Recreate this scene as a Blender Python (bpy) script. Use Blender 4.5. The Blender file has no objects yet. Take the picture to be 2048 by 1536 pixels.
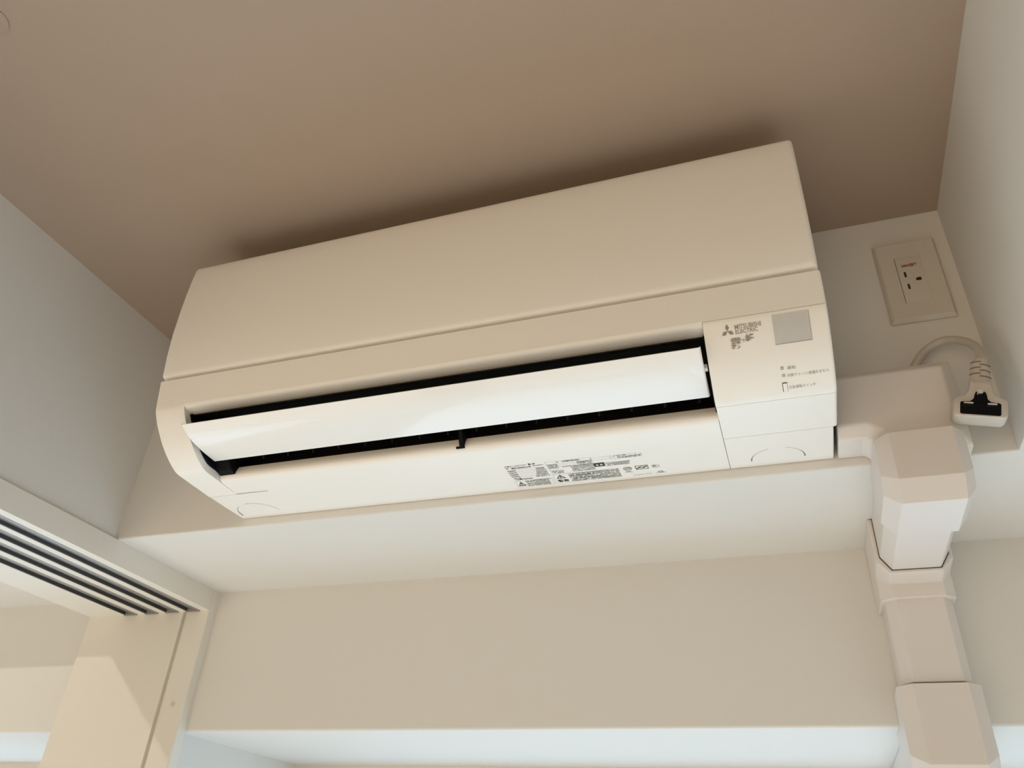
import bpy, bmesh, math, random
from mathutils import Vector, Matrix

random.seed(7)
SC = bpy.context.scene
COL = SC.collection

# ------------------------------------------------------------------ camera
CAM_LOC = Vector((0.6470, -0.8619, -0.6785))
C_RIGHT = Vector((0.94425683, 0.32529156, 0.05064027))
C_UP = Vector((0.13746025, -0.52935115, 0.83719295))
C_FWD = Vector((-0.29913829, 0.78356414, 0.54455810))
cam_data = bpy.data.cameras.new('camera')
cam_data.sensor_fit = 'HORIZONTAL'
cam_data.sensor_width = 36.0
cam_data.lens = 1573.7363 * 36.0 / 2048.0
cam_data.clip_start = 0.01
cam = bpy.data.objects.new('camera', cam_data)
m = Matrix.Identity(4)
for i in range(3):
    m[i][0] = C_RIGHT[i]; m[i][1] = C_UP[i]; m[i][2] = -C_FWD[i]; m[i][3] = CAM_LOC[i]
cam.matrix_world = m
COL.objects.link(cam)
SC.camera = cam

# ------------------------------------------------------------------ light
SC.view_settings.view_transform = 'Standard'
SC.view_settings.look = 'None'
SC.view_settings.gamma = 1.0
SC.view_settings.use_curve_mapping = False
SC.view_settings.exposure = -0.34
SC.cycles.max_bounces = 9
SC.cycles.diffuse_bounces = 6
SC.cycles.adaptive_threshold = 0.03
SC.cycles.caustics_reflective = False
SC.cycles.caustics_refractive = False

world = bpy.data.worlds.new('sky'); SC.world = world
world.use_nodes = True
bg = world.node_tree.nodes['Background']
bg.inputs['Color'].default_value = (0.66, 0.86, 1.0, 1)
bg.inputs['Strength'].default_value = 2.2

sun_data = bpy.data.lights.new('sun', 'SUN')
sun_data.energy = 17
sun_data.angle = math.radians(0.6)
sun_data.color = (1.0, 0.98, 0.95)
sun = bpy.data.objects.new('sun', sun_data)
sd = Vector((0.04, -1.0, -0.80)).normalized()
sun.rotation_euler = sd.to_track_quat('-Z', 'Y').to_euler()
sun.location = (0.3, 3.0, 2.0)
COL.objects.link(sun)

# ceiling lamp of the adjoining room (its light grazes the jamb of the opening)
lamp_data = bpy.data.lights.new('adjoining_room_lamp', 'AREA')
lamp_data.shape = 'DISK'; lamp_data.size = 0.03
lamp_data.energy = 7.5
lamp_data.color = (1.0, 0.93, 0.82)
lamp = bpy.data.objects.new('adjoining_room_lamp', lamp_data)
lamp.location = (-0.972, -0.74, 0.085)
COL.objects.link(lamp)

# added warm fill light at the wall behind the camera, for front-facing surfaces
back_data = bpy.data.lights.new('rear_fill_light', 'AREA')
back_data.shape = 'RECTANGLE'; back_data.size = 2.6; back_data.size_y = 1.5
back_data.energy = 43.0
back_data.color = (1.0, 0.71, 0.40)
back = bpy.data.objects.new('rear_fill_light', back_data)
back.location = (-0.65, -3.17, -1.3)
back.rotation_euler = (math.radians(90), 0, 0)
COL.objects.link(back)

# ------------------------------------------------------------------ dimensions
XL, XR = -0.3067, 0.8937
XT = -0.3028            # face of the door casing
XO = -0.5620            # other face of the partition
XE = 1.70               # far right wall of the recess, out of frame
ZC, ZS, ZH, ZW = 0.0956, -0.2581, -0.2937, -0.4846
YD, YJ, YW = 0.2521, 0.2330, 0.606
ZF = -2.25
X0, X1 = -0.0820, 0.7170  # air conditioner

# ------------------------------------------------------------------ materials
def mat(name, rgb, rough=0.5, metal=0.0, spec=0.5, coat=0.0, bump=0.0, bscale=200.0, var=0.0, vscale=3.0):
    mt = bpy.data.materials.new(name); mt.use_nodes = True
    nt = mt.node_tree; b = nt.nodes['Principled BSDF']
    b.inputs['Base Color'].default_value = (*rgb, 1)
    b.inputs['Roughness'].default_value = rough
    b.inputs['Metallic'].default_value = metal
    b.inputs['Specular IOR Level'].default_value = spec
    b.inputs['Coat Weight'].default_value = coat
    b.inputs['Coat Roughness'].default_value = 0.05
    tc = nt.nodes.new('ShaderNodeTexCoord')
    if bump:
        n = nt.nodes.new('ShaderNodeTexNoise'); n.inputs['Scale'].default_value = bscale
        n.inputs['Detail'].default_value = 4.0
        nt.links.new(tc.outputs['Object'], n.inputs['Vector'])
        bp = nt.nodes.new('ShaderNodeBump'); bp.inputs['Strength'].default_value = bump
        bp.inputs['Distance'].default_value = 0.001
        nt.links.new(n.outputs['Fac'], bp.inputs['Height'])
        nt.links.new(bp.outputs['Normal'], b.inputs['Normal'])
    if var:
        n2 = nt.nodes.new('ShaderNodeTexNoise'); n2.inputs['Scale'].default_value = vscale
        nt.links.new(tc.outputs['Object'], n2.inputs['Vector'])
        mx = nt.nodes.new('ShaderNodeMixRGB')
        mx.inputs[1].default_value = (*[c * (1 - var) for c in rgb], 1)
        mx.inputs[2].default_value = (*[min(1, c * (1 + var)) for c in rgb], 1)
        nt.links.new(n2.outputs['Fac'], mx.inputs[0])
        nt.links.new(mx.outputs[0], b.inputs['Base Color'])
    return mt

M = {}
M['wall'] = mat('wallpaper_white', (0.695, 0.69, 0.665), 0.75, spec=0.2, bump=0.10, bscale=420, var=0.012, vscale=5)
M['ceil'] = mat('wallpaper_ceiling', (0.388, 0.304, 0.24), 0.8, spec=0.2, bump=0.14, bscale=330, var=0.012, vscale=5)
M['reveal'] = M['wall']
M['casing'] = mat('casing_sheet', (0.735, 0.715, 0.66), 0.45, spec=0.35, bump=0.02, bscale=300)
M['ac'] = mat('ac_plastic', (0.84, 0.82, 0.775), 0.38, spec=0.4)
M['louver'] = mat('louver_gloss', (0.83, 0.82, 0.79), 0.25, spec=0.35, coat=0.4)
M['duct'] = mat('duct_plastic', (0.70, 0.665, 0.635), 0.42, spec=0.4)
M['black'] = mat('black_plastic', (0.005, 0.006, 0.007), 0.6, spec=0.08)
M['dark'] = mat('dark_plastic', (0.020, 0.019, 0.017), 0.6, spec=0.12)
M['gap'] = mat('seam_dark', (0.10, 0.09, 0.08), 0.9, spec=0.0)
M['gapl'] = mat('seam_grey', (0.42, 0.40, 0.36), 0.9, spec=0.0)
M['logo'] = mat('grey_print', (0.27, 0.245, 0.205), 0.6)
M['print2'] = mat('light_grey_print', (0.34, 0.32, 0.28), 0.6)
M['ink'] = mat('label_ink', (0.035, 0.033, 0.03), 0.7)
M['inkl'] = mat('label_ink_light', (0.085, 0.08, 0.074), 0.7)
M['label_paper'] = mat('label_paper', (0.87, 0.83, 0.76), 0.4)
M['sensor'] = mat('sensor_film', (0.53, 0.53, 0.515), 0.35, spec=0.4, var=0.06, vscale=90, bump=0.05, bscale=120)
M['alu'] = mat('aluminium', (0.42, 0.42, 0.415), 0.42, metal=0.55)
M['darkrail'] = mat('rail_dark', (0.06, 0.06, 0.058), 0.4, metal=0.3)
M['cord'] = mat('cord_white', (0.52, 0.49, 0.44), 0.45)
M['plug'] = mat('plug_white', (0.54, 0.505, 0.45), 0.4)
M['groove'] = mat('grip_groove', (0.20, 0.15, 0.11), 0.7)
M['chrome'] = mat('prong_metal', (0.75, 0.72, 0.66), 0.2, metal=1.0)
M['plate'] = mat('outlet_plate', (0.62, 0.59, 0.53), 0.4, spec=0.3)
M['slot'] = mat('slot_dark', (0.02, 0.014, 0.01), 0.7)
M['red'] = mat('red_print', (0.30, 0.02, 0.016), 0.7)
M['floor'] = mat('floor_wood', (0.50, 0.485, 0.46), 0.45, var=0.12, vscale=6)
M['balcony_bounce'] = mat('balcony_bounce_blue', (0.37, 0.47, 0.56), 0.9, var=0.05)  # tinted blue so that its bounced light cools the window reveal
M['wframe'] = mat('window_frame', (0.72, 0.68, 0.62), 0.4)
M['cap'] = mat('cap_grey', (0.60, 0.57, 0.51), 0.5)
gl = bpy.data.materials.new('window_glass'); gl.use_nodes = True
nt = gl.node_tree; nt.nodes.clear()
o_ = nt.nodes.new('ShaderNodeOutputMaterial'); t_ = nt.nodes.new('ShaderNodeBsdfTransparent')
g_ = nt.nodes.new('ShaderNodeBsdfGlossy'); x_ = nt.nodes.new('ShaderNodeMixShader')
g_.inputs['Roughness'].default_value = 0.02; x_.inputs[0].default_value = 0.06
nt.links.new(t_.outputs[0], x_.inputs[1]); nt.links.new(g_.outputs[0], x_.inputs[2])
nt.links.new(x_.outputs[0], o_.inputs[0])
M['glass'] = gl

# ------------------------------------------------------------------ helpers
def obj_from(name, verts, faces, mt, parent=None, smooth=None, recalc=True):
    me = bpy.data.meshes.new(name)
    me.from_pydata([tuple(v) for v in verts], [], faces)
    if recalc:
        bm = bmesh.new(); bm.from_mesh(me)
        bmesh.ops.recalc_face_normals(bm, faces=bm.faces)
        bm.to_mesh(me); bm.free()
    me.materials.append(M[mt] if isinstance(mt, str) else mt)
    if smooth is not None:
        me.polygons.foreach_set('use_smooth', [True] * len(me.polygons))
        me.set_sharp_from_angle(angle=math.radians(smooth))
    ob = bpy.data.objects.new(name, me)
    COL.objects.link(ob)
    if parent is not None: attach(ob, parent)
    return ob

def attach(ob, parent):
    ob.parent = parent
    p = parent; L = Vector((0, 0, 0))
    while p is not None:
        if p.get('_root'): L = Vector(p['_root'])
        p = p.parent
    if parent.get('_root'):
        ob.matrix_parent_inverse = Matrix.Translation(-L)

class MB:
    """collects shapes for ONE mesh object"""
    def __init__(s): s.v = []; s.f = []
    def add(s, v, f):
        n = len(s.v); s.v += [tuple(q) for q in v]; s.f += [tuple(i + n for i in q) for q in f]; return s
    def box(s, x0, x1, y0, y1, z0, z1, bevel=0.0, seg=2):
        bm = bmesh.new()
        bmesh.ops.create_cube(bm, size=1.0)
        for v in bm.verts:
            v.co = Vector((x0 + (v.co.x + .5) * (x1 - x0), y0 + (v.co.y + .5) * (y1 - y0), z0 + (v.co.z + .5) * (z1 - z0)))
        if bevel:
            bmesh.ops.bevel(bm, geom=list(bm.edges), offset=bevel, segments=seg, affect='EDGES', profile=0.6)
        bm.verts.index_update()
        s.add([v.co[:] for v in bm.verts], [[v.index for v in f.verts] for f in bm.faces]); bm.free()
        return s
    def loft(s, rings, caps=True, closed=True):
        n = len(rings[0]); v = [p for r in rings for p in r]; f = []
        for k in range(len(rings) - 1):
            for i in range(n if closed else n - 1):
                j = (i + 1) % n
                f.append((k * n + i, k * n + j, (k + 1) * n + j, (k + 1) * n + i))
        if caps:
            f.append(tuple(range(n))[::-1]); f.append(tuple((len(rings) - 1) * n + i for i in range(n)))
        return s.add(v, f)
    def prism(s, poly, axis, a, b):
        """poly of 2-D points in the two other axes (order xy / xz / yz)"""
        def p3(q, t):
            if axis == 'x': return (t, q[0], q[1])
            if axis == 'y': return (q[0], t, q[1])
            return (q[0], q[1], t)
        return s.loft([[p3(q, a) for q in poly], [p3(q, b) for q in poly]])
    def tube(s, pts, rad, seg=12):
        pts = [Vector(p) for p in pts]; rings = []
        up = Vector((0, 0, 1))
        for i, p in enumerate(pts):
            t = (pts[min(i + 1, len(pts) - 1)] - pts[max(i - 1, 0)]).normalized()
            a = t.cross(up)
            if a.length < 1e-4: a = t.cross(Vector((1, 0, 0)))
            a.normalize(); b = a.cross(t).normalized()
            r = rad[i] if isinstance(rad, (list, tuple)) else rad
            rings.append([p + (a * math.cos(2 * math.pi * k / seg) + b * math.sin(2 * math.pi * k / seg)) * r for k in range(seg)])
        return s.loft(rings)
    def chamfer(s, w=0.001, seg=2, ang=12):
        bm = bmesh.new()
        bv = [bm.verts.new(q) for q in s.v]
        for f in s.f: bm.faces.new([bv[i] for i in f])
        bmesh.ops.recalc_face_normals(bm, faces=bm.faces)
        ed = [e for e in bm.edges if len(e.link_faces) == 2 and e.calc_face_angle(0) > math.radians(ang)]
        bmesh.ops.bevel(bm, geom=ed, offset=w, segments=seg, affect='EDGES', profile=0.5, clamp_overlap=True)
        bm.verts.index_update()
        s.v = [tuple(v.co) for v in bm.verts]; s.f = [tuple(v.index for v in f.verts) for f in bm.faces]; bm.free()
        return s
    def build(s, name, mt, parent=None, smooth=None):
        return obj_from(name, s.v, s.f, mt, parent, smooth)

def structure(o):
    o['kind'] = 'structure'; return o
def thing(name, loc, label, cat, group=None):
    e = bpy.data.objects.new(name, None); e.location = loc; e.empty_display_size = 0.05
    e['_root'] = list(loc); e['label'] = label; e['category'] = cat
    if group: e['group'] = group
    COL.objects.link(e); return e
def tag(o, label, cat):
    o['label'] = label; o['category'] = cat; return o

# ------------------------------------------------------------------ setting
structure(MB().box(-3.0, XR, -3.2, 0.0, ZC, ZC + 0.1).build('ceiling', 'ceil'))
structure(MB().box(-3.1, XE + 0.1, -3.3, 0.66, ZF - 0.1, ZF).build('floor', 'floor'))
structure(MB().prism([(XE, ZS), (XE, ZC + 0.1), (XR, ZC + 0.1), (XR, ZS + 0.003), (XR + 0.0009, ZS + 0.0009), (XR + 0.003, ZS)], 'y', -3.2, 0.0).build('wall_right', 'wall', smooth=40))
structure(MB().box(XE, XE + 0.1, -3.2, 0.66, ZF, ZC + 0.1).build('wall_far_right', 'wall'))
structure(MB().box(-3.1, XE + 0.1, -3.3, -3.2, ZF, ZC + 0.1).build('wall_behind', 'wall'))
structure(MB().box(-3.1, -3.0, -3.2, 0.66, ZF, ZC + 0.1).build('wall_far_left', 'wall'))

def rounded_edge_poly(y0, y1, z0, z1, r):
    """yz section with the lower front edge rounded"""
    pts = [(y1, z1), (y0, z1)]
    for k in range(7):
        a = math.pi + (math.pi / 2) * k / 6
        pts.append((y0 + r + r * math.cos(a), z0 + r + r * math.sin(a)))
    pts.append((y1, z0)); return pts
structure(MB().prism(rounded_edge_poly(0.0, 0.66, ZS, ZC + 0.1, 0.003), 'x', -3.0, XE).build('wall_beam', 'wall', smooth=40))
wb = structure(MB().prism(rounded_edge_poly(YD, 0.66, ZW, ZS, 0.004), 'x', -3.0, XE).build('wall_back', 'wall', smooth=40))
MB().box(0.53, 0.748, YD - 0.0003, YD + 0.001, -0.3285, ZS + 0.0005).build('wallpaper_patch', 'wall', wb)
structure(MB().box(XO, XL, -3.2, 0.0, ZS, ZC).box(XO, XL, -3.2, -2.5, ZF, ZS).build('wall_left', 'wall'))
structure(MB().box(XO, -0.3185, YD, 0.66, ZF, ZW).build('wall_pier', 'wall'))
structure(MB().box(-3.1, XE + 0.1, 0.66, 3.2, ZF - 0.15, ZF - 0.05).build('balcony_bounce_floor', 'balcony_bounce'))  # unseen slab added outside to bounce sunlight up onto the window reveal

def window(name, xa, xb):
    fr = MB()
    fr.box(xa, xb, YW, YW + 0.05, ZW - 0.045, ZW).box(xa, xb, YW, YW + 0.05, ZF, ZF + 0.05)
    for x in (xa, xb - 0.04): fr.box(x, x + 0.04, YW, YW + 0.05, ZF + 0.05, ZW - 0.045)
    w = structure(fr.build(name, 'wframe'))
    xm = (xa + xb) / 2
    for (a, b, dy) in ((xa + 0.04, xm + 0.02, 0.006), (xm - 0.02, xb - 0.04, 0.028)):
        s = MB(); za, zb = ZF + 0.05, ZW - 0.045
        s.box(a, a + 0.04, YW + dy, YW + dy + 0.018, za, zb).box(b - 0.04, b, YW + dy, YW + dy + 0.018, za, zb)
        s.box(a + 0.04, b - 0.04, YW + dy, YW + dy + 0.018, zb - 0.05, zb).box(a + 0.04, b - 0.04, YW + dy, YW + dy + 0.018, za, za + 0.07)
        so = s.build('sash', 'wframe', w)
        MB().box(a + 0.04, b - 0.04, YW + dy + 0.007, YW + dy + 0.011, za + 0.07, zb - 0.05).build('pane', 'glass', so)
window('window_1', -0.3185, XE)
window('window_2', -3.0, XO)

# door casing with four hanging tracks
RAILS = [-0.3342, -0.3782, -0.4220, -0.4682]; RW = 0.0140; RD = 0.0062
poly = [(XT, ZS), (XT, ZH)]
for c in RAILS:
    poly += [(c + RW, ZH), (c + RW, ZH + RD), (c - RW, ZH + RD), (c - RW, ZH)]
poly += [(XO, ZH), (XO, ZS)]
door = structure(MB().prism(poly, 'y', -2.5, YJ).build('door_1', 'casing'))
# jamb, section in xy with a shadow groove
jp = [(XT, YD), (XT + 0.0, YJ + 0.002), (XT - 0.002, YJ), (-0.3460, YJ), (-0.3460, YJ + 0.006), (-0.3545, YJ + 0.006), (-0.3545, YJ), (XO, YJ), (XO, YD)]
jb = MB().prism(jp, 'z', ZF, ZH)
jb.prism([(XT, YD), (XT, YJ + 0.0006), (XO, YJ + 0.0006), (XO, YD)], 'z', ZH, ZS)
jb.build('jamb', 'casing', door)
cap = MB()
cap.loft([[(-0.3250 + r * math.cos(2 * math.pi * k / 20), y, -0.4465 + r * math.sin(2 * math.pi * k / 20)) for k in range(20)] for (r, y) in ((0.0040, YJ + 0.001), (0.0040, YJ - 0.0006), (0.0034, YJ - 0.0011))])
cap.build('screw_cap', 'cap', door, smooth=40)
for c in RAILS:
    t = 0.0012; e = 0.0004
    u = [(c + RW - e, ZH - 0.0008), (c + RW - e, ZH + RD - e), (c - RW + e, ZH + RD - e), (c - RW + e, ZH - 0.0008),
         (c - RW + e + t, ZH - 0.0008), (c - RW + e + t, ZH + RD - e - t), (c + RW - e - t, ZH + RD - e - t), (c + RW - e - t, ZH - 0.0008)]
    rl = MB().prism(u, 'y', -2.49, YJ - 0.0005).build('track_rail', 'alu', door)
    MB().box(c - RW + 0.0017, c - RW + 0.0030, -2.48, YJ - 0.004, ZH - 0.0004, ZH + RD - 0.0018).build('rail_lip', 'darkrail', rl)
    MB().box(c - RW + 0.0005, c + RW - 0.0005, YJ - 0.004, YJ - 0.0008, ZH - 0.0022, ZH + 0.0045).build('end_stop', 'alu', rl)

# ------------------------------------------------------------------ air conditioner
AC = thing('air_conditioner', ((X0 + X1) / 2, 0.0, -0.2475),
           'white wall-mounted air conditioner with its long louver open under the ceiling', 'air conditioner')

def offset(path, d):
    out = []
    for i, p in enumerate(path):
        a = Vector(path[max(i - 1, 0)]); b = Vector(path[min(i + 1, len(path) - 1)])
        t = (b - a).normalized(); out.append((p[0] - t[1] * d, p[1] + t[0] * d))
    return out
def ring(poly, x): return [(x, q[0], q[1]) for q in poly]
def shell_poly(path, th, inset=0.0):
    p = offset(path, inset) if inset else list(path)
    return p + offset(path, th)[::-1]
def solid_poly(path, back, inset=0.0):
    p = offset(path, inset) if inset else list(path)
    return p + list(back)
ENDS = ((0.0, 0.0030), (0.0006, 0.0014), (0.0016, 0.0004), (0.0032, 0.0))
def xs_for(xa, xb, ra, rb, k=1.0):
    L = [(xa + d * k, i * k) for d, i in ENDS] if ra else [(xa, 0.0)]
    R = [(xb - d * k, i * k) for d, i in reversed(ENDS)] if rb else [(xb, 0.0)]
    return L + R
def spline(pts, n=6):
    P = [Vector(p) for p in pts]; out = []
    for i in range(len(P) - 1):
        p0 = P[max(i - 1, 0)]; p1 = P[i]; p2 = P[i + 1]; p3 = P[min(i + 2, len(P) - 1)]
        for k in range(n):
            t = k / n
            out.append(tuple(0.5 * ((2 * p1) + (-p0 + p2) * t + (2 * p0 - 5 * p1 + 4 * p2 - p3) * t * t + (-p0 + 3 * p1 - 3 * p2 + p3) * t ** 3)))
    out.append(tuple(P[-1])); return out

TOPSTRIP = [(-0.2100, -0.1484), (-0.2172, -0.1484), (-0.2185, -0.1492), (-0.2182, -0.1515), (-0.2160, -0.1640), (-0.2138, -0.1765), (-0.2122, -0.1850)]
LOWER = spline([(-0.2122, -0.1850), (-0.2110, -0.1890), (-0.2075, -0.1953), (-0.1992, -0.2068), (-0.1840, -0.2228), (-0.1686, -0.2345),
                (-0.1540, -0.2425), (-0.1440, -0.2455), (-0.1250, -0.2462), (-0.0785, -0.2474)], 5)
CORNER = [(-0.0778, -0.2462), (-0.0770, -0.2471), (-0.0400, -0.2468), (-0.0050, -0.2461), (-0.0010, -0.2455)]
cum = [0.0]
for a, b in zip(LOWER, LOWER[1:]): cum.append(cum[-1] + (Vector(b) - Vector(a)).length)
def s_of_y(y):
    for i in range(len(LOWER) - 1):
        if LOWER[i][0] <= y <= LOWER[i + 1][0]:
            t = (y - LOWER[i][0]) / (LOWER[i + 1][0] - LOWER[i][0]); return cum[i] + t * (cum[i + 1] - cum[i])
    return cum[-1]
def at_s(s, lift=0.0):
    for i in range(len(LOWER) - 1):
        if s <= cum[i + 1] or i == len(LOWER) - 2:
            t = (s - cum[i]) / (cum[i + 1] - cum[i]); a = Vector(LOWER[i]); b = Vector(LOWER[i + 1])
            q = a + (b - a) * t; d = (b - a).normalized(); n = Vector((d[1], -d[0]))
            return q + n * lift
def sub_lower(sa, sb):
    out = [tuple(at_s(sa))] + [LOWER[i] for i in range(len(LOWER)) if sa + 1e-5 < cum[i] < sb - 1e-5] + [tuple(at_s(sb))]
    return out

# housing behind the panel
MB().box(X0 + 0.004, X1 - 0.004, -0.206, -0.0005, -0.150, 0.039, 0.003).build('housing', 'ac', AC, smooth=40)
# front panel
PANEL = [(-0.0300, 0.0405), (-0.2150, 0.0405), (-0.2205, 0.0395), (-0.2238, 0.0365), (-0.2250, 0.0320), (-0.2264, 0.0150), (-0.2275, -0.0100), (-0.2277, -0.0400),
         (-0.2268, -0.0800), (-0.2240, -0.1130), (-0.2203, -0.1370), (-0.2193, -0.1410), (-0.2178, -0.1428), (-0.2130, -0.1448), (-0.2080, -0.1450)]
MB().loft([ring(shell_poly(PANEL, 0.0045, i), x) for x, i in xs_for(X0, X1 - 0.0012, True, True, 1.5)]).build('front_panel', 'ac', AC, smooth=35)
# casing: strip below the panel, left cheek, rolled upper edge of the outlet
cs = MB()
cs.loft([ring(solid_poly(TOPSTRIP, [(-0.198, -0.188), (-0.190, -0.170), (-0.190, -0.1495)], i), x) for x, i in xs_for(X0, X1, True, True)])
LOW_L = sub_lower(0.0, s_of_y(-0.0792))
XCL = -0.0365
cs.loft([ring(solid_poly(LOW_L, [(-0.0790, -0.2300), (-0.0010, -0.2300), (-0.0010, -0.1500), (-0.1950, -0.1500)], i), x) for x, i in xs_for(X0, XCL, True, False)])
ROLL = [(-0.2122, -0.1850), (-0.2114, -0.1873), (-0.2095, -0.1888), (-0.2060, -0.1896), (-0.2000, -0.1900), (-0.1928, -0.1904), (-0.1905, -0.1890), (-0.1900, -0.1850)]
cs.loft([ring(ROLL + [(-0.196, -0.1780)], XCL), ring(ROLL + [(-0.196, -0.1780)], 0.5990)])
cs.build('casing', 'ac', AC, smooth=35)
# right end: control panel, lower cover, corner cover
s1 = s_of_y(-0.1435); s2 = s_of_y(-0.0790)
MB().loft([ring(shell_poly(sub_lower(0.0012, s1), 0.004, i), x) for x, i in xs_for(0.5994, X1, False, True)]).build('control_panel', 'ac', AC, smooth=35)
MB().loft([ring(shell_poly(sub_lower(s1 + 0.0005, s2), 0.004, i), x) for x, i in xs_for(0.5996, X1 - 0.0002, False, True)]).build('lower_cover', 'ac', AC, smooth=35)
MB().loft([ring(shell_poly(CORNER, 0.006, i), x) for x, i in xs_for(0.5996, 0.7130, False, True, 0.5)]).build('corner_cover', 'ac', AC, smooth=35)
MB().loft([ring(shell_poly(CORNER, 0.006, i), x) for x, i in xs_for(X0 + 0.0012, -0.0360, True, False, 0.5)]).build('corner_cover', 'ac', AC, smooth=35)
# side block behind the right covers (end plate of the unit)
MB().prism([(-0.2040, -0.1920), (-0.1800, -0.2200), (-0.1500, -0.2380), (-0.1300, -0.2415), (-0.0830, -0.2428), (-0.0830, -0.1500), (-0.2040, -0.1500)], 'x', 0.6010, X1 - 0.003).build('end_plate', 'ac', AC)
MB().box(0.6010, 0.7128, -0.0830, -0.0010, -0.2405, -0.1500).build('end_block', 'dark', AC)
# bottom panel with its rounded front edge
LIP = [(-0.1150, -0.2280), (-0.1180, -0.2345), (-0.1190, -0.2395), (-0.1180, -0.2425), (-0.1155, -0.2448), (-0.1120, -0.2460), (-0.1080, -0.2465), (-0.0785, -0.2473), (-0.0400, -0.2468), (-0.0050, -0.2461), (-0.0010, -0.2455)]
MB().loft([ring(shell_poly(LIP, 0.004), -0.0358), ring(shell_poly(LIP, 0.004), 0.5990)]).build('bottom_panel', 'ac', AC, smooth=35)
# air outlet: dark liner, end liners, divider, upright vanes
LINER = spline([(-0.1945, -0.1897), (-0.1750, -0.1800), (-0.1400, -0.1700), (-0.1000, -0.1780), (-0.0850, -0.2000), (-0.0950, -0.2260), (-0.1140, -0.2395)], 4)
MB().loft([ring(shell_poly(LINER, -0.002), -0.0355), ring(shell_poly(LINER, -0.002), 0.5986)]).build('outlet_liner', 'dark', AC, smooth=50)
eln = offset(sub_lower(s_of_y(-0.2060), s_of_y(-0.1210)), 0.0095)
for xa, xb in ((XCL, -0.0345), (0.5975, 0.6010)):
    MB().prism(eln + [(-0.0900, -0.2350), (-0.0900, -0.1700), (-0.1800, -0.1780)], 'x', xa, xb).build('end_liner', 'black', AC)
MB().prism([(-0.1410, -0.2000), (-0.1100, -0.1900), (-0.1000, -0.2300), (-0.1178, -0.2418), (-0.1230, -0.2405)], 'x', 0.3035, 0.3088).build('divider', 'black', AC)
MB().box(0.2985, 0.3090, -0.1205, -0.1150, -0.2425, -0.2405).build('divider_foot', 'black', AC)
MB().prism([(-0.1600, -0.2050), (-0.1020, -0.2000), (-0.1080, -0.2330), (-0.1172, -0.2402), (-0.1280, -0.2380)], 'x', -0.0345, -0.0120).build('corner_block', 'black', AC)
vane_me = None
for k in range(16):
    x = 0.0339 + 0.0366 * k
    if abs(x - 0.306) < 0.014: continue
    if vane_me is None:
        mb = MB(); mb.prism([(-0.1580, -0.2050), (-0.1000, -0.1980), (-0.1230, -0.2255), (-0.1265, -0.2262)], 'x', -0.0011, 0.0011)
        vo = mb.build('air_vane', 'black', None); vane_me = vo.data
    else:
        vo = bpy.data.objects.new('air_vane', vane_me); COL.objects.link(vo)
    attach(vo, AC)
    vo.matrix_basis = Matrix.Translation((x, -0.13, 0)) @ Matrix.Rotation(0.30, 4, 'Z') @ Matrix.Translation((0, 0.13, 0))
# louver
LOUV = spline([(-0.2122, -0.2163), (-0.2000, -0.2222), (-0.1832, -0.2268), (-0.1620, -0.2294), (-0.1410, -0.2303)], 6)
def louv_poly(i):
    lo = offset(LOUV, i); n = len(LOUV)
    hi = [(p[0], p[1]) for p in offset(LOUV, 0.0040)]
    k = i / 0.0030 * 0.0012
    lo = [(max(-0.2122 + k, min(-0.1410 - k, p[0])), p[1]) for p in lo]
    hi[0] = (lo[0][0] + 0.0008, lo[0][1] + 0.0012); hi[-1] = (lo[-1][0] - 0.0010, lo[-1][1] + 0.0012)
    return lo + hi[::-1]
MB().loft([ring(louv_poly(i), x) for x, i in xs_for(-0.0320, 0.5951, True, True, 0.8)]).build('louver', 'louver', AC, smooth=40)
MB().box(0.5945, 0.5980, -0.1850, -0.1790, -0.2235, -0.2180, 0.0006).build('louver_pivot', 'cap', AC)
MB().box(-0.0350, -0.0315, -0.1850, -0.1790, -0.2235, -0.2180, 0.0006).build('louver_pivot', 'cap', AC)

# thin seams moulded in the bottom
def bottom_z(y): return -0.2474 + max(0.0, (y + 0.0785)) * 0.0166
def strip(pts, w, name, mt, parent=AC, lift=0.00022):
    """flat ribbon on the underside through xy points; w may vary per point"""
    v = []; f = []
    for i, p in enumerate(pts):
        a = Vector(pts[max(i - 1, 0)]); b = Vector(pts[min(i + 1, len(pts) - 1)]); t = (b - a).normalized(); n = Vector((-t[1], t[0]))
        ww = (w[i] if isinstance(w, list) else w) / 2
        for sgn in (-1, 1):
            q = Vector(p) + n * ww * sgn; v.append((q[0], q[1], bottom_z(q[1]) - lift))
    for i in range(len(pts) - 1): f.append((2 * i, 2 * i + 1, 2 * i + 3, 2 * i + 2))
    return obj_from(name, v, f, mt, parent)
strip([(-0.0355, -0.0793), (0.0134, -0.0790)], [0.0009, 0.0005], 'seam_groove', 'gap')
arcR = [(0.6535 - 0.0290 * math.cos(a), -0.0180 - 0.0262 * math.sin(a)) for a in [math.radians(-2 + 184 * k / 30) for k in range(31)]]
strip(arcR[:13], [0.0012 - 0.0009 * min(1, k / 6) for k in range(13)], 'knockout_groove', 'gap')
strip(arcR[18:], [0.0003 + 0.0009 * max(0, (k - 5) / 7) for k in range(13)], 'knockout_groove', 'gap')
arcL = [(-0.0400 - 0.0318 * math.cos(a), -0.0170 - 0.0312 * math.sin(a)) for a in [math.radians(-5 + 180 * k / 30) for k in range(31)]]
strip(arcL[:11], [0.0016 - 0.0012 * min(1, k / 6) for k in range(11)], 'knockout_groove', 'gap')
strip(arcL[14:], 0.0006, 'knockout_groove', 'gapl')

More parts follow.
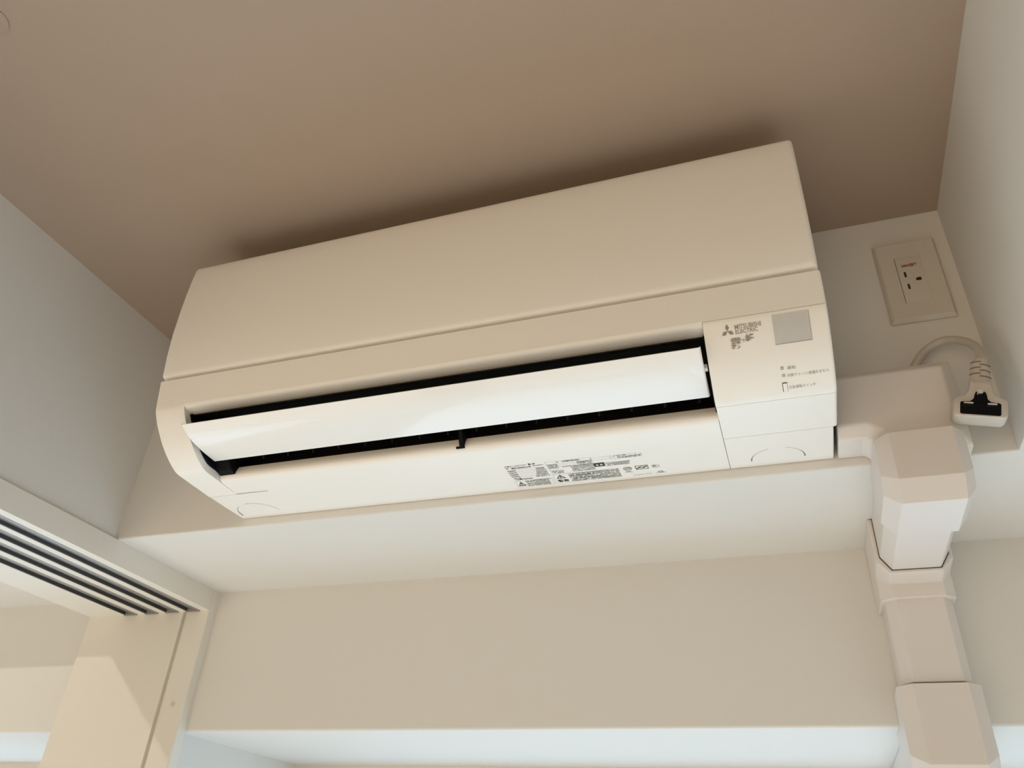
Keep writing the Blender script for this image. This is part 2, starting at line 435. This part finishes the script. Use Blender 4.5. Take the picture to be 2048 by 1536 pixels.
# sensor film
s_a, s_b = s_of_y(-0.2107), s_of_y(-0.1935)
pv = []; pf = []
for k in range(9):
    q = at_s(s_a + (s_b - s_a) * k / 8, 0.0004)
    for x in (0.6657, 0.6996): pv.append((x, q[0], q[1]))
for k in range(8): pf.append((2 * k, 2 * k + 1, 2 * k + 3, 2 * k + 2))
obj_from('sensor_window', pv, pf, 'sensor', AC, smooth=60)
# frame round the sensor film and the lower edge line
def ctrl_line(x0, x1, ya, yb, name, mt, lift=0.0005):
    a, b = s_of_y(ya), s_of_y(yb); v = []; f = []
    n = max(1, int(abs(b - a) / 0.002))
    for k in range(n + 1):
        q = at_s(a + (b - a) * k / n, lift)
        v += [(x0, q[0], q[1]), (x1, q[0], q[1])]
    for k in range(n): f.append((2 * k, 2 * k + 1, 2 * k + 3, 2 * k + 2))
    return obj_from(name, v, f, mt, AC)
ctrl_line(0.6657, 0.6996, -0.19385, -0.1935, 'sensor_edge', 'logo')
ctrl_line(0.69935, 0.6997, -0.2107, -0.1935, 'sensor_edge', 'logo')

# printing --------------------------------------------------------------
def text_poly(body, bold=0.0, res=2):
    cu = bpy.data.curves.new('t', 'FONT'); cu.body = body; cu.size = 1.0; cu.resolution_u = res
    cu.offset = bold
    ob = bpy.data.objects.new('t', cu); COL.objects.link(ob)
    dg = bpy.context.evaluated_depsgraph_get()
    me = bpy.data.meshes.new_from_object(ob.evaluated_get(dg))
    v = [(q.co.x, q.co.y) for q in me.vertices]; f = [tuple(p.vertices) for p in me.polygons]
    bpy.data.objects.remove(ob); bpy.data.curves.remove(cu); bpy.data.meshes.remove(me)
    if not v: return [], []
    x0 = min(q[0] for q in v); x1 = max(q[0] for q in v); y0 = min(q[1] for q in v); y1 = max(q[1] for q in v)
    return [((q[0] - x0) / (x1 - x0), (q[1] - y0) / (y1 - y0)) for q in v], f
def on_ctrl(x0, x1, ytop, ybot, lift=0.0004):
    a, b = s_of_y(ybot), s_of_y(ytop)
    def fn(u, v):
        q = at_s(a + (b - a) * v, lift); return (x0 + (x1 - x0) * u, q[0], q[1])
    return fn
def on_bottom(x0, x1, ytop, ybot, lift=0.0003):
    def fn(u, v):
        y = ybot + (ytop - ybot) * v; return (x0 + (x1 - x0) * u, y, bottom_z(y) - lift)
    return fn
def put(name, uvf, fn, mt, parent=AC):
    v, f = uvf
    return obj_from(name, [fn(*q) for q in v], f, mt, parent, recalc=False)
def rhomb(cx, cy, ang, a, b):
    c, s = math.cos(ang), math.sin(ang); pts = [(a, 0), (0, b), (-a, 0), (0, -b)]
    return [(cx + c * p[0] - s * p[1], cy + s * p[0] + c * p[1]) for p in pts]
lg = ([], [])
for ang in (90, 210, 330):
    a = math.radians(ang); L = 0.5
    R = rhomb(L * math.cos(a), L * math.sin(a), a, L * 0.985, L * 0.57)
    n = len(lg[0]); lg[0].extend(R); lg[1].append((n, n + 1, n + 2, n + 3))
put('three_diamond_emblem', lg, lambda u, v: (0.62245 + 0.00680 * u, *at_s(s_of_y(-0.20615) - 0.00730 * v, 0.0004)), 'logo')
put('brand_lettering', text_poly('MITSUBISHI', 0.012), on_ctrl(0.6297, 0.6548, -0.2090, -0.20645), 'logo')
put('brand_lettering', text_poly('ELECTRIC', 0.012), on_ctrl(0.6298, 0.6511, -0.2062, -0.2039), 'logo')
put('series_lettering', text_poly('霧', 0.008), on_ctrl(0.6237, 0.6345, -0.2018, -0.1946), 'logo')
put('series_lettering', text_poly('ヶ', 0.02), on_ctrl(0.6349, 0.6384, -0.2006, -0.1984), 'logo')
put('series_lettering', text_poly('峰', 0.016), on_ctrl(0.6386, 0.6472, -0.2032, -0.1980), 'logo')
put('indicator_lettering', text_poly('運転', 0.0), on_ctrl(0.6730, 0.6812, -0.1768, -0.1740), 'print2')
put('indicator_lettering', text_poly('内部クリーン/高温みまもり', 0.0), on_ctrl(0.6725, 0.7107, -0.1703, -0.1674), 'print2')
put('indicator_lettering', text_poly('応急運転スイッチ', 0.0), on_ctrl(0.6727, 0.6977, -0.1588, -0.1556), 'print2')
sq = ([(0, 0), (1, 0), (1, 1), (0, 1)], [(0, 1, 2, 3)])
for (xc, yc) in ((0.6684, -0.1757), (0.6690, -0.1692)):
    put('indicator_lamp', sq, on_ctrl(xc - 0.0014, xc + 0.0014, yc - 0.0012, yc + 0.0012), 'print2')
    put('indicator_lens', sq, on_ctrl(xc - 0.0008, xc + 0.0008, yc - 0.0007, yc + 0.0007, 0.0006), 'sensor')
sw = put('switch_slot', sq, on_ctrl(0.6667, 0.6714, -0.1626, -0.1532, 0.0003), 'ink')
put('switch_button', sq, on_ctrl(0.67005 - 0.0028, 0.6711, -0.1619, -0.1529, 0.0007), 'ac')

# rating label on the underside: ruled tables, warning triangles, legible words; fine print as broken lines
def rect(x0, x1, y0, y1, name, mt, lift=0.0003): return put(name, sq, on_bottom(x0, x1, y0, y1, lift), mt)
def frame(x0, x1, y0, y1, w=0.00022, mt='inkl', name='label_rule'):
    mbv = []; mbf = []
    for (a, b, c, d) in ((x0, x1, y0, y0 + w), (x0, x1, y1 - w, y1), (x0, x0 + w, y0, y1), (x1 - w, x1, y0, y1)):
        n = len(mbv)
        mbv += [(a, c, bottom_z(c) - .0003), (b, c, bottom_z(c) - .0003), (b, d, bottom_z(d) - .0003), (a, d, bottom_z(d) - .0003)]
        mbf.append((n, n + 1, n + 2, n + 3))
    return obj_from(name, mbv, mbf, mt, AC, recalc=False)
def fine(x0, x1, y0, y1, rows, mt='inkl', fill=0.62, name='label_fine_print', rag=0.0, cell=0.0011):
    """broken dark dashes standing for print too small to read"""
    mbv = []; mbf = []; h = (y1 - y0) / rows
    for k in range(rows):
        ya = y0 + h * (k + 0.18); yb = y0 + h * (k + 0.82); x = x0
        end = x1 - random.random() * rag * (x1 - x0)
        while x < end:
            w = cell * random.uniform(0.5, 1.5)
            if random.random() < 0.86:
                a = ya + random.uniform(0, 0.12) * h; b = yb - random.uniform(0, 0.2) * h
                xe = min(end, x + w * fill * 1.25); n = len(mbv)
                mbv += [(x, a, bottom_z(a) - .0003), (xe, a, bottom_z(a) - .0003), (xe, b, bottom_z(b) - .0003), (x, b, bottom_z(b) - .0003)]
                mbf.append((n, n + 1, n + 2, n + 3))
            x += w
    o = obj_from(name, mbv, mbf, mt, AC, recalc=False); o['kind'] = 'stuff'; return o
def words(s, x0, x1, y0, y1, mt='ink', bold=0.02, res=1): return put('label_lettering', text_poly(s, bold, res), on_bottom(x0, x1, y0, y1), mt)
# left column
words('三菱ルームエアコン', 0.3415, 0.3690, -0.0722, -0.0686, 'inkl')
words('霧ヶ峰', 0.3712, 0.3802, -0.0728, -0.0682)
words('形名', 0.3412, 0.3452, -0.0668, -0.0636, 'inkl')
words('MSZ-GV4021S-W', 0.3485, 0.3735, -0.0668, -0.0624)
fine(0.3755, 0.3890, -0.0670, -0.0645, 1, 'ink')
for k in range(5):
    y = -0.0605 + 0.0052 * k
    rect(0.3410, 0.3888, y, y + 0.00022, 'label_rule', 'inkl')
    fine(0.3412, 0.3412 + random.uniform(.008, .014), y + 0.001, y + 0.0045, 1, 'ink')
    fine(0.3775 - 0.0015 * k, 0.3885, y + 0.0006, y + 0.0048, 2)
words('三菱電機株式会社', 0.3430, 0.3660, -0.0352, -0.0318)
frame(0.3405, 0.3882, -0.0292, -0.0112)
fine(0.3535, 0.3840, -0.0284, -0.0122, 6)
fine(0.3640, 0.3862, -0.0284, -0.0262, 1, 'ink')
def warn(x0, x1, y0, y1):
    tv = [(0, 0), (1, 0), (0.5, 1), (0.17, 0.11), (0.83, 0.11), (0.5, 0.80)]
    put('warning_triangle', (tv, [(0, 1, 4, 3), (1, 2, 5, 4), (2, 0, 3, 5)]), on_bottom(x0, x1, y0, y1), 'ink')
    put('warning_mark', ([(0.44, 0.32), (0.56, 0.32), (0.57, 0.68), (0.43, 0.68), (0.44, 0.16), (0.56, 0.16), (0.56, 0.26), (0.44, 0.26)], [(0, 1, 2, 3), (4, 5, 6, 7)]), on_bottom(x0, x1, y0, y1), 'ink')
warn(0.3418, 0.3518, -0.0268, -0.0148)
# centre table
frame(0.3918, 0.4470, -0.0712, -0.0380)
words('三菱電機株式会社', 0.4120, 0.4340, -0.0702, -0.0668)
fine(0.4050, 0.4098, -0.0695, -0.0666, 1)
fine(0.3928, 0.4050, -0.0645, -0.0520, 4)
fine(0.3935, 0.4080, -0.0480, -0.0392, 3)
fine(0.4190, 0.4460, -0.0560, -0.0392, 5)
fine(0.4290, 0.4460, -0.0650, -0.0575, 3)
fine(0.4090, 0.4460, -0.0556, -0.0536, 1, 'ink')
for k in range(3): rect(0.4050, 0.4468, -0.0640 + 0.0036 * k, -0.0638 + 0.0036 * k, 'label_rule', 'inkl')
# warning block
frame(0.3912, 0.4725, -0.0356, -0.0122)
warn(0.3938, 0.4058, -0.0345, -0.0245)
words('警告', 0.3935, 0.4075, -0.0212, -0.0146, bold=0.03)
fine(0.4105, 0.4720, -0.0350, -0.0130, 8)
for k in range(5): fine(0.4105 + 0.006 * random.random(), 0.4300 + 0.035 * random.random(), -0.0345 + 0.0042 * k, -0.0327 + 0.0042 * k, 1, 'ink')
# upper right
frame(0.4470, 0.4722, -0.0692, -0.0622)
rect(0.4695, 0.4697, -0.0692, -0.0622, 'label_rule', 'inkl')
frame(0.4742, 0.5062, -0.0692, -0.0606)
fine(0.4742, 0.4890, -0.0692, -0.0665, 1, 'ink')
fine(0.4780, 0.5050, -0.0655, -0.0612, 2, cell=0.0016)
for k in range(4): rect(0.4815 + 0.006 * k, 0.4817 + 0.006 * k, -0.0692, -0.0606, 'label_rule', 'inkl')
rect(0.4465, 0.4600, -0.0548, -0.0454, 'pictogram_ground', 'ink')
put('pictogram_eye', ([(0, .5), (.36, .78), (.36, .22), (1, .5), (.64, .78), (.64, .22)], [(0, 2, 1), (3, 4, 5)]), on_bottom(0.4485, 0.4580, -0.0538, -0.0464, 0.0005), 'label_paper')
fine(0.4615, 0.4905, -0.0535, -0.0440, 4, rag=0.08)
def ellipse(xc, yc, a, b, w, mt='ink', n=28, name='label_mark'):
    v = []; f = []
    for k in range(n):
        t = 2 * math.pi * k / n
        for q in (1.0, 1.0 - w): y = yc + b * q * math.sin(t); v.append((xc + a * q * math.cos(t), y, bottom_z(y) - .0003))
    for k in range(n): j = (k + 1) % n; f.append((2 * k, 2 * k + 1, 2 * j + 1, 2 * j))
    return obj_from(name, v, f, mt, AC, recalc=False)
ellipse(0.4832, -0.0318, 0.0050, 0.0045, 0.16)
words('JIS', 0.4800, 0.4864, -0.0340, -0.0297)
words('JQA', 0.4800, 0.4860, -0.0258, -0.0232)
fine(0.4785, 0.4885, -0.0226, -0.0212, 1)
frame(0.4926, 0.5076, -0.0366, -0.0264, 0.0008, 'ink', 'label_mark')
put('label_mark', ([(0.05, 0.1), (0.45, 0.55), (0.35, 0.75), (0.05, 0.35), (0.95, 0.9), (0.55, 0.45), (0.65, 0.25), (0.95, 0.65)], [(0, 1, 2, 3), (4, 5, 6, 7)]), on_bottom(0.4932, 0.5070, -0.0358, -0.0272), 'ink')
ellipse(0.5002, -0.0315, 0.0024, 0.0026, 0.3, 'inkl')
ellipse(0.5164, -0.0312, 0.0047, 0.0040, 0.09, 'inkl')
words('n.', 0.5138, 0.5188, -0.0334, -0.0292)
words('JG79B088 T04H01', 0.4868, 0.5088, -0.0136, -0.0114, 'inkl', 0.0)
ellipse(0.5195, -0.0150, 0.0030, 0.0020, 0.3, 'inkl')
fine(0.5136, 0.5255, -0.0136, -0.0120, 1)

# ------------------------------------------------------------------ refrigerant pipe cover
DU = thing('pipe_cover', (0.79, 0.0, -0.2581), 'white angular pipe cover running from the air conditioner down the beam and wall', 'pipe cover')
# flat elbow on the beam: outline in xz, then bevelled towards the front
def bevel_solid(outline, y_back, y_mid, y_front, inset, name, mt, parent, edge=0.0015, left=None):
    """outline: xz polygon (counter-clockwise seen from -y). Front face inset by 'inset'."""
    n = len(outline); P = [Vector(p) for p in outline]
    def off(d):
        out = []
        for i in range(n):
            a = (P[i] - P[i - 1]).normalized(); b = (P[(i + 1) % n] - P[i]).normalized()
            na = Vector((-a[1], a[0])); nb = Vector((-b[1], b[0])); k = na + nb
            out.append(P[i] + k * (d / max(0.3, k.dot(k) / 2)))
        return out
    rings = []
    for y, d in ((y_back, 0), (y_mid, 0), (y_front, inset)):
        o = off(d)
        if left is not None:
            o[0] = Vector((left, o[0][1])); o[-1] = Vector((left, o[-1][1]))
        rings.append([(q[0], y, q[1]) for q in o])
    return MB().loft(rings).chamfer(edge).build(name, mt, parent)
EL = [(0.7174, -0.2472), (0.7440, -0.2472), (0.7505, -0.2520), (0.7505, -0.2700), (0.8440, -0.2700), (0.8440, -0.1640), (0.7174, -0.1640)]
bevel_solid(EL, -0.0005, -0.0450, -0.0560, 0.0115, 'flat_elbow', 'duct', DU, 0.0022, 0.7174)

def u_section(w0, w1, cw, d, side):
    """section across the duct: (lateral, depth) points of an open-backed bevelled channel, as a solid"""
    return [(w0, 0.0), (w0, side), (w0 + 0.0006, side + 0.001), (w0 + cw - 0.0008, d - 0.0006), (w0 + cw, d), (w1 - cw, d), (w1 - cw + 0.0008, d - 0.0006), (w1 - 0.0006, side + 0.001), (w1, side), (w1, 0.0)]
def sweep(stations, sec, name, mt, parent, smooth=22):
    """stations: (base point yz, outward direction yz)"""
    rings = []
    for (by, bz), (dy, dz) in stations:
        rings.append([(q[0], by + dy * q[1], bz + dz * q[1]) for q in sec])
    return MB().loft(rings).chamfer(0.0012).build(name, mt, parent)
# outside corner elbow wrapping the beam edge
sec_e = [(0.7500, 0.0), (0.7500, 1.0 - 0.22), (0.7640, 1.0), (0.8235, 1.0), (0.8355, 1.0 - 0.22), (0.8355, 0.0)]
def corner_elbow(prof_out, prof_in, sec, name, parent):
    """prof_out / prof_in: matching yz stations; section depth 1.0 lies on prof_out"""
    rings = []
    for o, i in zip(prof_out, prof_in):
        rings.append([(q[0], i[0] + (o[0] - i[0]) * q[1], i[1] + (o[1] - i[1]) * q[1]) for q in sec])
    return MB().loft(rings).chamfer(0.0014).build(name, 'duct', parent)
zs = ZS - 0.0005
corner_elbow([(-0.0690, -0.2562), (-0.0690, -0.3095), (-0.0535, -0.3302), (0.0300, -0.3302)],
             [(-0.0006, -0.2562), (-0.0006, -0.2578), (-0.0002, zs), (0.0300, zs)], sec_e, 'outside_corner_elbow', DU)
# straight run under the soffit
sec_s = [(0.7548, 0.0), (0.7548, 0.0500), (0.7660, 0.0668), (0.8190, 0.0668), (0.8300, 0.0500), (0.8300, 0.0)]
sweep([((0.0305, zs), (0, -1)), ((0.1600, zs), (0, -1))], sec_s, 'straight_duct', 'duct', DU)
# inside corner elbow: rim round the run under the soffit, rim on the wall
sec_i = [(0.7495, 0.0), (0.7495, 1.0 - 0.20), (0.7625, 1.0), (0.8215, 1.0), (0.8345, 1.0 - 0.20), (0.8345, 0.0)]
yi = YD - 0.0005
rings = []
IN = MB()
# outer shell follows: bottom rim -> facet -> front face
po = [(0.1520, -0.3298), (0.1785, -0.3330), (0.1785, -0.3518)]
pi = [(0.1520, zs), (yi, zs), (yi, -0.3490)]
corner_elbow(po, pi, sec_i, 'inside_corner_elbow', DU)
MB().prism([(yi, zs), (0.1535, zs), (0.1535, -0.2900), (yi, -0.3450)], 'x', 0.7494, 0.7506).build('elbow_flange', 'duct', DU)
def gap_ring(grow, axis_pts, name):
    c = sum(q[0] for q in sec_s) / len(sec_s)
    sec = [(q[0] + (grow if q[0] > c else -grow), q[1] + (grow if q[1] > 0 else 0)) for q in sec_s]
    rings = [[(q[0], b[0] + d[0] * q[1], b[1] + d[1] * q[1]) for q in sec] for b, d in axis_pts]
    return MB().loft(rings).build(name, 'gap', DU)
gap_ring(0.0009, [((0.1512, zs), (0, -1)), ((0.1600, zs), (0, -1))], 'joint_gap')
# straight run down the back wall
sweep([((yi, -0.3485), (-1, 0)), ((yi, -0.4480), (-1, 0))], sec_s, 'straight_duct', 'duct', DU)
# outside corner elbow over the head of the window
zw = ZW - 0.0005
sec_f = [(0.7475, 0.0), (0.7475, 1.0 - 0.22), (0.7640, 1.0), (0.8215, 1.0), (0.8365, 1.0 - 0.22), (0.8365, 0.0)]
corner_elbow([(YD - 0.0715, -0.4502), (YD - 0.0715, -0.5350), (YD - 0.0545, -0.5570), (YD + 0.0500, -0.5570)],
             [(yi, -0.4502), (yi, -0.4842), (YD - 0.0001, zw), (YD + 0.0500, zw)], sec_f, 'outside_corner_elbow', DU)
sweep([((YD + 0.0505, zw), (0, -1)), ((YW - 0.001, zw), (0, -1))], sec_s, 'straight_duct', 'duct', DU)

# ------------------------------------------------------------------ power outlet
OUT = thing('wall_outlet', (0.842, 0.0, -0.0765), 'white single socket plate with red lettering high on the wall beside the ceiling corner', 'outlet')
bevel_solid([(0.8062, -0.0765), (0.8785, -0.0765), (0.8785, 0.0482), (0.8062, 0.0482)], -0.0003, -0.0030, -0.0080, 0.0030, 'cover_plate', 'plate', OUT, 0.0008)
mod = MB(); ox0, ox1, oz0, oz1 = 0.8272, 0.8562, -0.0510, 0.0200
mod.box(ox0, ox1, -0.0092, -0.0070, oz0, oz1, 0.0008); mod.build('socket_module', 'plate', OUT, smooth=40)
MB().box(ox0 - 0.0005, ox0, -0.00815, -0.0075, oz0, oz1).build('module_gap', 'groove', OUT)
MB().box(0.8333, 0.8357, -0.00935, -0.0080, -0.0122, -0.0040).build('socket_slot', 'slot', OUT)
MB().box(0.8338, 0.8362, -0.00935, -0.0080, -0.0310, -0.0230).build('socket_slot', 'slot', OUT)
MB().prism([(0.8446, -0.0192), (0.8500, -0.0200), (0.8512, -0.0182), (0.8504, -0.0146), (0.8450, -0.0156)], 'y', -0.00935, -0.0080).build('socket_slot', 'slot', OUT)
put('socket_lettering', text_poly('200V回路', 0.035), lambda u, v: (0.8326 + 0.0182 * u, -0.0094, 0.0034 + 0.0052 * v), 'red', OUT)

# ------------------------------------------------------------------ power cord with plug
PL = thing('power_plug', (0.8506, -0.072, -0.2575), 'white unplugged three-pin plug on a thick cord hanging beside the pipe cover', 'plug')
def crom(pts, n=8):
    P = [Vector(p) for p in pts]; out = []
    for i in range(len(P) - 1):
        p0 = P[max(i - 1, 0)]; p1 = P[i]; p2 = P[i + 1]; p3 = P[min(i + 2, len(P) - 1)]
        for k in range(n):
            t = k / n
            out.append(0.5 * ((2 * p1) + (-p0 + p2) * t + (2 * p0 - 5 * p1 + 4 * p2 - p3) * t * t + (-p0 + 3 * p1 - 3 * p2 + p3) * t ** 3))
    out.append(P[-1]); return out
cord = crom([(0.8110, -0.0200, -0.1570), (0.8165, -0.0200, -0.1470), (0.8310, -0.0200, -0.1300), (0.8505, -0.0250, -0.1235), (0.8663, -0.0390, -0.1376), (0.8715, -0.0560, -0.1597), (0.8691, -0.0670, -0.1780), (0.8656, -0.0712, -0.1943)], 8)
MB().tube(cord, 0.0046, 14).build('cord', 'cord', PL, smooth=60)
# plug local frame: X along the face width, Z up towards the strain relief, Y out of the back; face looks to -Y
ROLL_A = math.radians(13.5)
PM = Matrix.Translation((0.8506, -0.0720, -0.2457)) @ Matrix.Rotation(ROLL_A, 4, 'Y') @ Matrix.Rotation(math.radians(4), 4, 'X')
def plug_part(mb, name, mt, smooth=40, parent=None):
    mb.v = [tuple(PM @ Vector(q)) for q in mb.v]
    return mb.build(name, mt, parent or PL, smooth=smooth)
def arc(cx, cz, r, a0, a1, n=5):
    return [(cx + r * math.cos(math.radians(a0 + (a1 - a0) * k / n)), cz + r * math.sin(math.radians(a0 + (a1 - a0) * k / n))) for k in range(n + 1)]
body = arc(-0.0190, -0.0060, 0.0050, 180, 270) + arc(0.0190, -0.0060, 0.0050, 270, 360) + arc(0.0190, 0.0060, 0.0050, 0, 70) + \
       [(0.0150, 0.0125), (0.0112, 0.0180), (0.0098, 0.0260), (0.0092, 0.0300), (-0.0092, 0.0300), (-0.0098, 0.0260), (-0.0112, 0.0180), (-0.0150, 0.0125)] + arc(-0.0190, 0.0060, 0.0050, 110, 180)
def inset_ring(poly, k, y):
    return [(q[0] * (1 - k * 0.07), y, q[1] * (1 - k * 0.07)) for q in poly]
plug_part(MB().loft([inset_ring(body, 1, -0.0110), inset_ring(body, 0.25, -0.0100), inset_ring(body, 0, -0.0080), inset_ring(body, 0, 0.0080), inset_ring(body, 0.6, 0.0110), inset_ring(body, 2, 0.0120)]), 'plug_body', 'plug')
tee = arc(-0.0160, -0.0072, 0.0018, 180, 270, 3) + arc(0.0160, -0.0072, 0.0018, 270, 360, 3) + arc(0.0160, 0.0030, 0.0018, 0, 90, 3) + \
      [(0.0090, 0.0056), (0.0062, 0.0085), (0.0054, 0.0130), (0.0044, 0.0160), (0.0020, 0.0175), (-0.0020, 0.0175), (-0.0044, 0.0160), (-0.0054, 0.0130), (-0.0062, 0.0085), (-0.0090, 0.0056)] + arc(-0.0160, 0.0030, 0.0018, 90, 180, 3)
ti = MB().loft([[(q[0], -0.0113, q[1]) for q in tee], [(q[0], -0.0100, q[1]) for q in tee]])
plug_part(ti, 'pin_insert', 'black')
for cx in (-0.0112, 0.0092):
    plug_part(MB().box(cx - 0.0042, cx + 0.0042, -0.0190, -0.0110, -0.0008, 0.0008, 0.0004), 'flat_pin', 'chrome')
plug_part(MB().tube([(-0.0012, -0.0110, 0.0125), (-0.0012, -0.0200, 0.0125)], 0.0026, 14), 'round_pin', 'chrome', 60)
# strain relief with grip slots
sr = [(0.0102, 0.0080, 0.0290), (0.0098, 0.0078, 0.0360), (0.0088, 0.0072, 0.0520), (0.0082, 0.0068, 0.0565), (0.0066, 0.0060, 0.0590)]
SRM = MB().loft([[(a * math.cos(2 * math.pi * k / 24) + 0.0006, b * math.sin(2 * math.pi * k / 24), z) for k in range(24)] for a, b, z in sr])
sro = plug_part(SRM, 'strain_relief', 'plug', 60)
for k in range(6):
    z = 0.0540 - 0.0035 * k; left = (k % 2 == 0)
    a0, a1 = (196, 268) if left else (262, 336)
    R1, R2 = 0.0090 + 0.0002 * k, 0.0073 + 0.0002 * k
    g = MB()
    g.tube([((R1 + 0.0003) * math.cos(math.radians(a0 + (a1 - a0) * j / 8)) + 0.0006, (R2 + 0.0003) * math.sin(math.radians(a0 + (a1 - a0) * j / 8)), z) for j in range(9)], 0.00055, 6)
    plug_part(g, 'grip_slot', 'groove', 60, sro)

# ------------------------------------------------------------------ small ceiling cap
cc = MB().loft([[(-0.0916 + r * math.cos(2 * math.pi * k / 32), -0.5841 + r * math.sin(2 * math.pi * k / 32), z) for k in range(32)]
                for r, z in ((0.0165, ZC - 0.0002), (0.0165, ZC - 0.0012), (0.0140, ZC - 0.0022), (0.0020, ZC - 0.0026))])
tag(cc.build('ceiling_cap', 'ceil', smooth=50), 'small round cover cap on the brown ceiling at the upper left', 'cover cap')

for o in COL.objects:
    if '_root' in o: del o['_root']
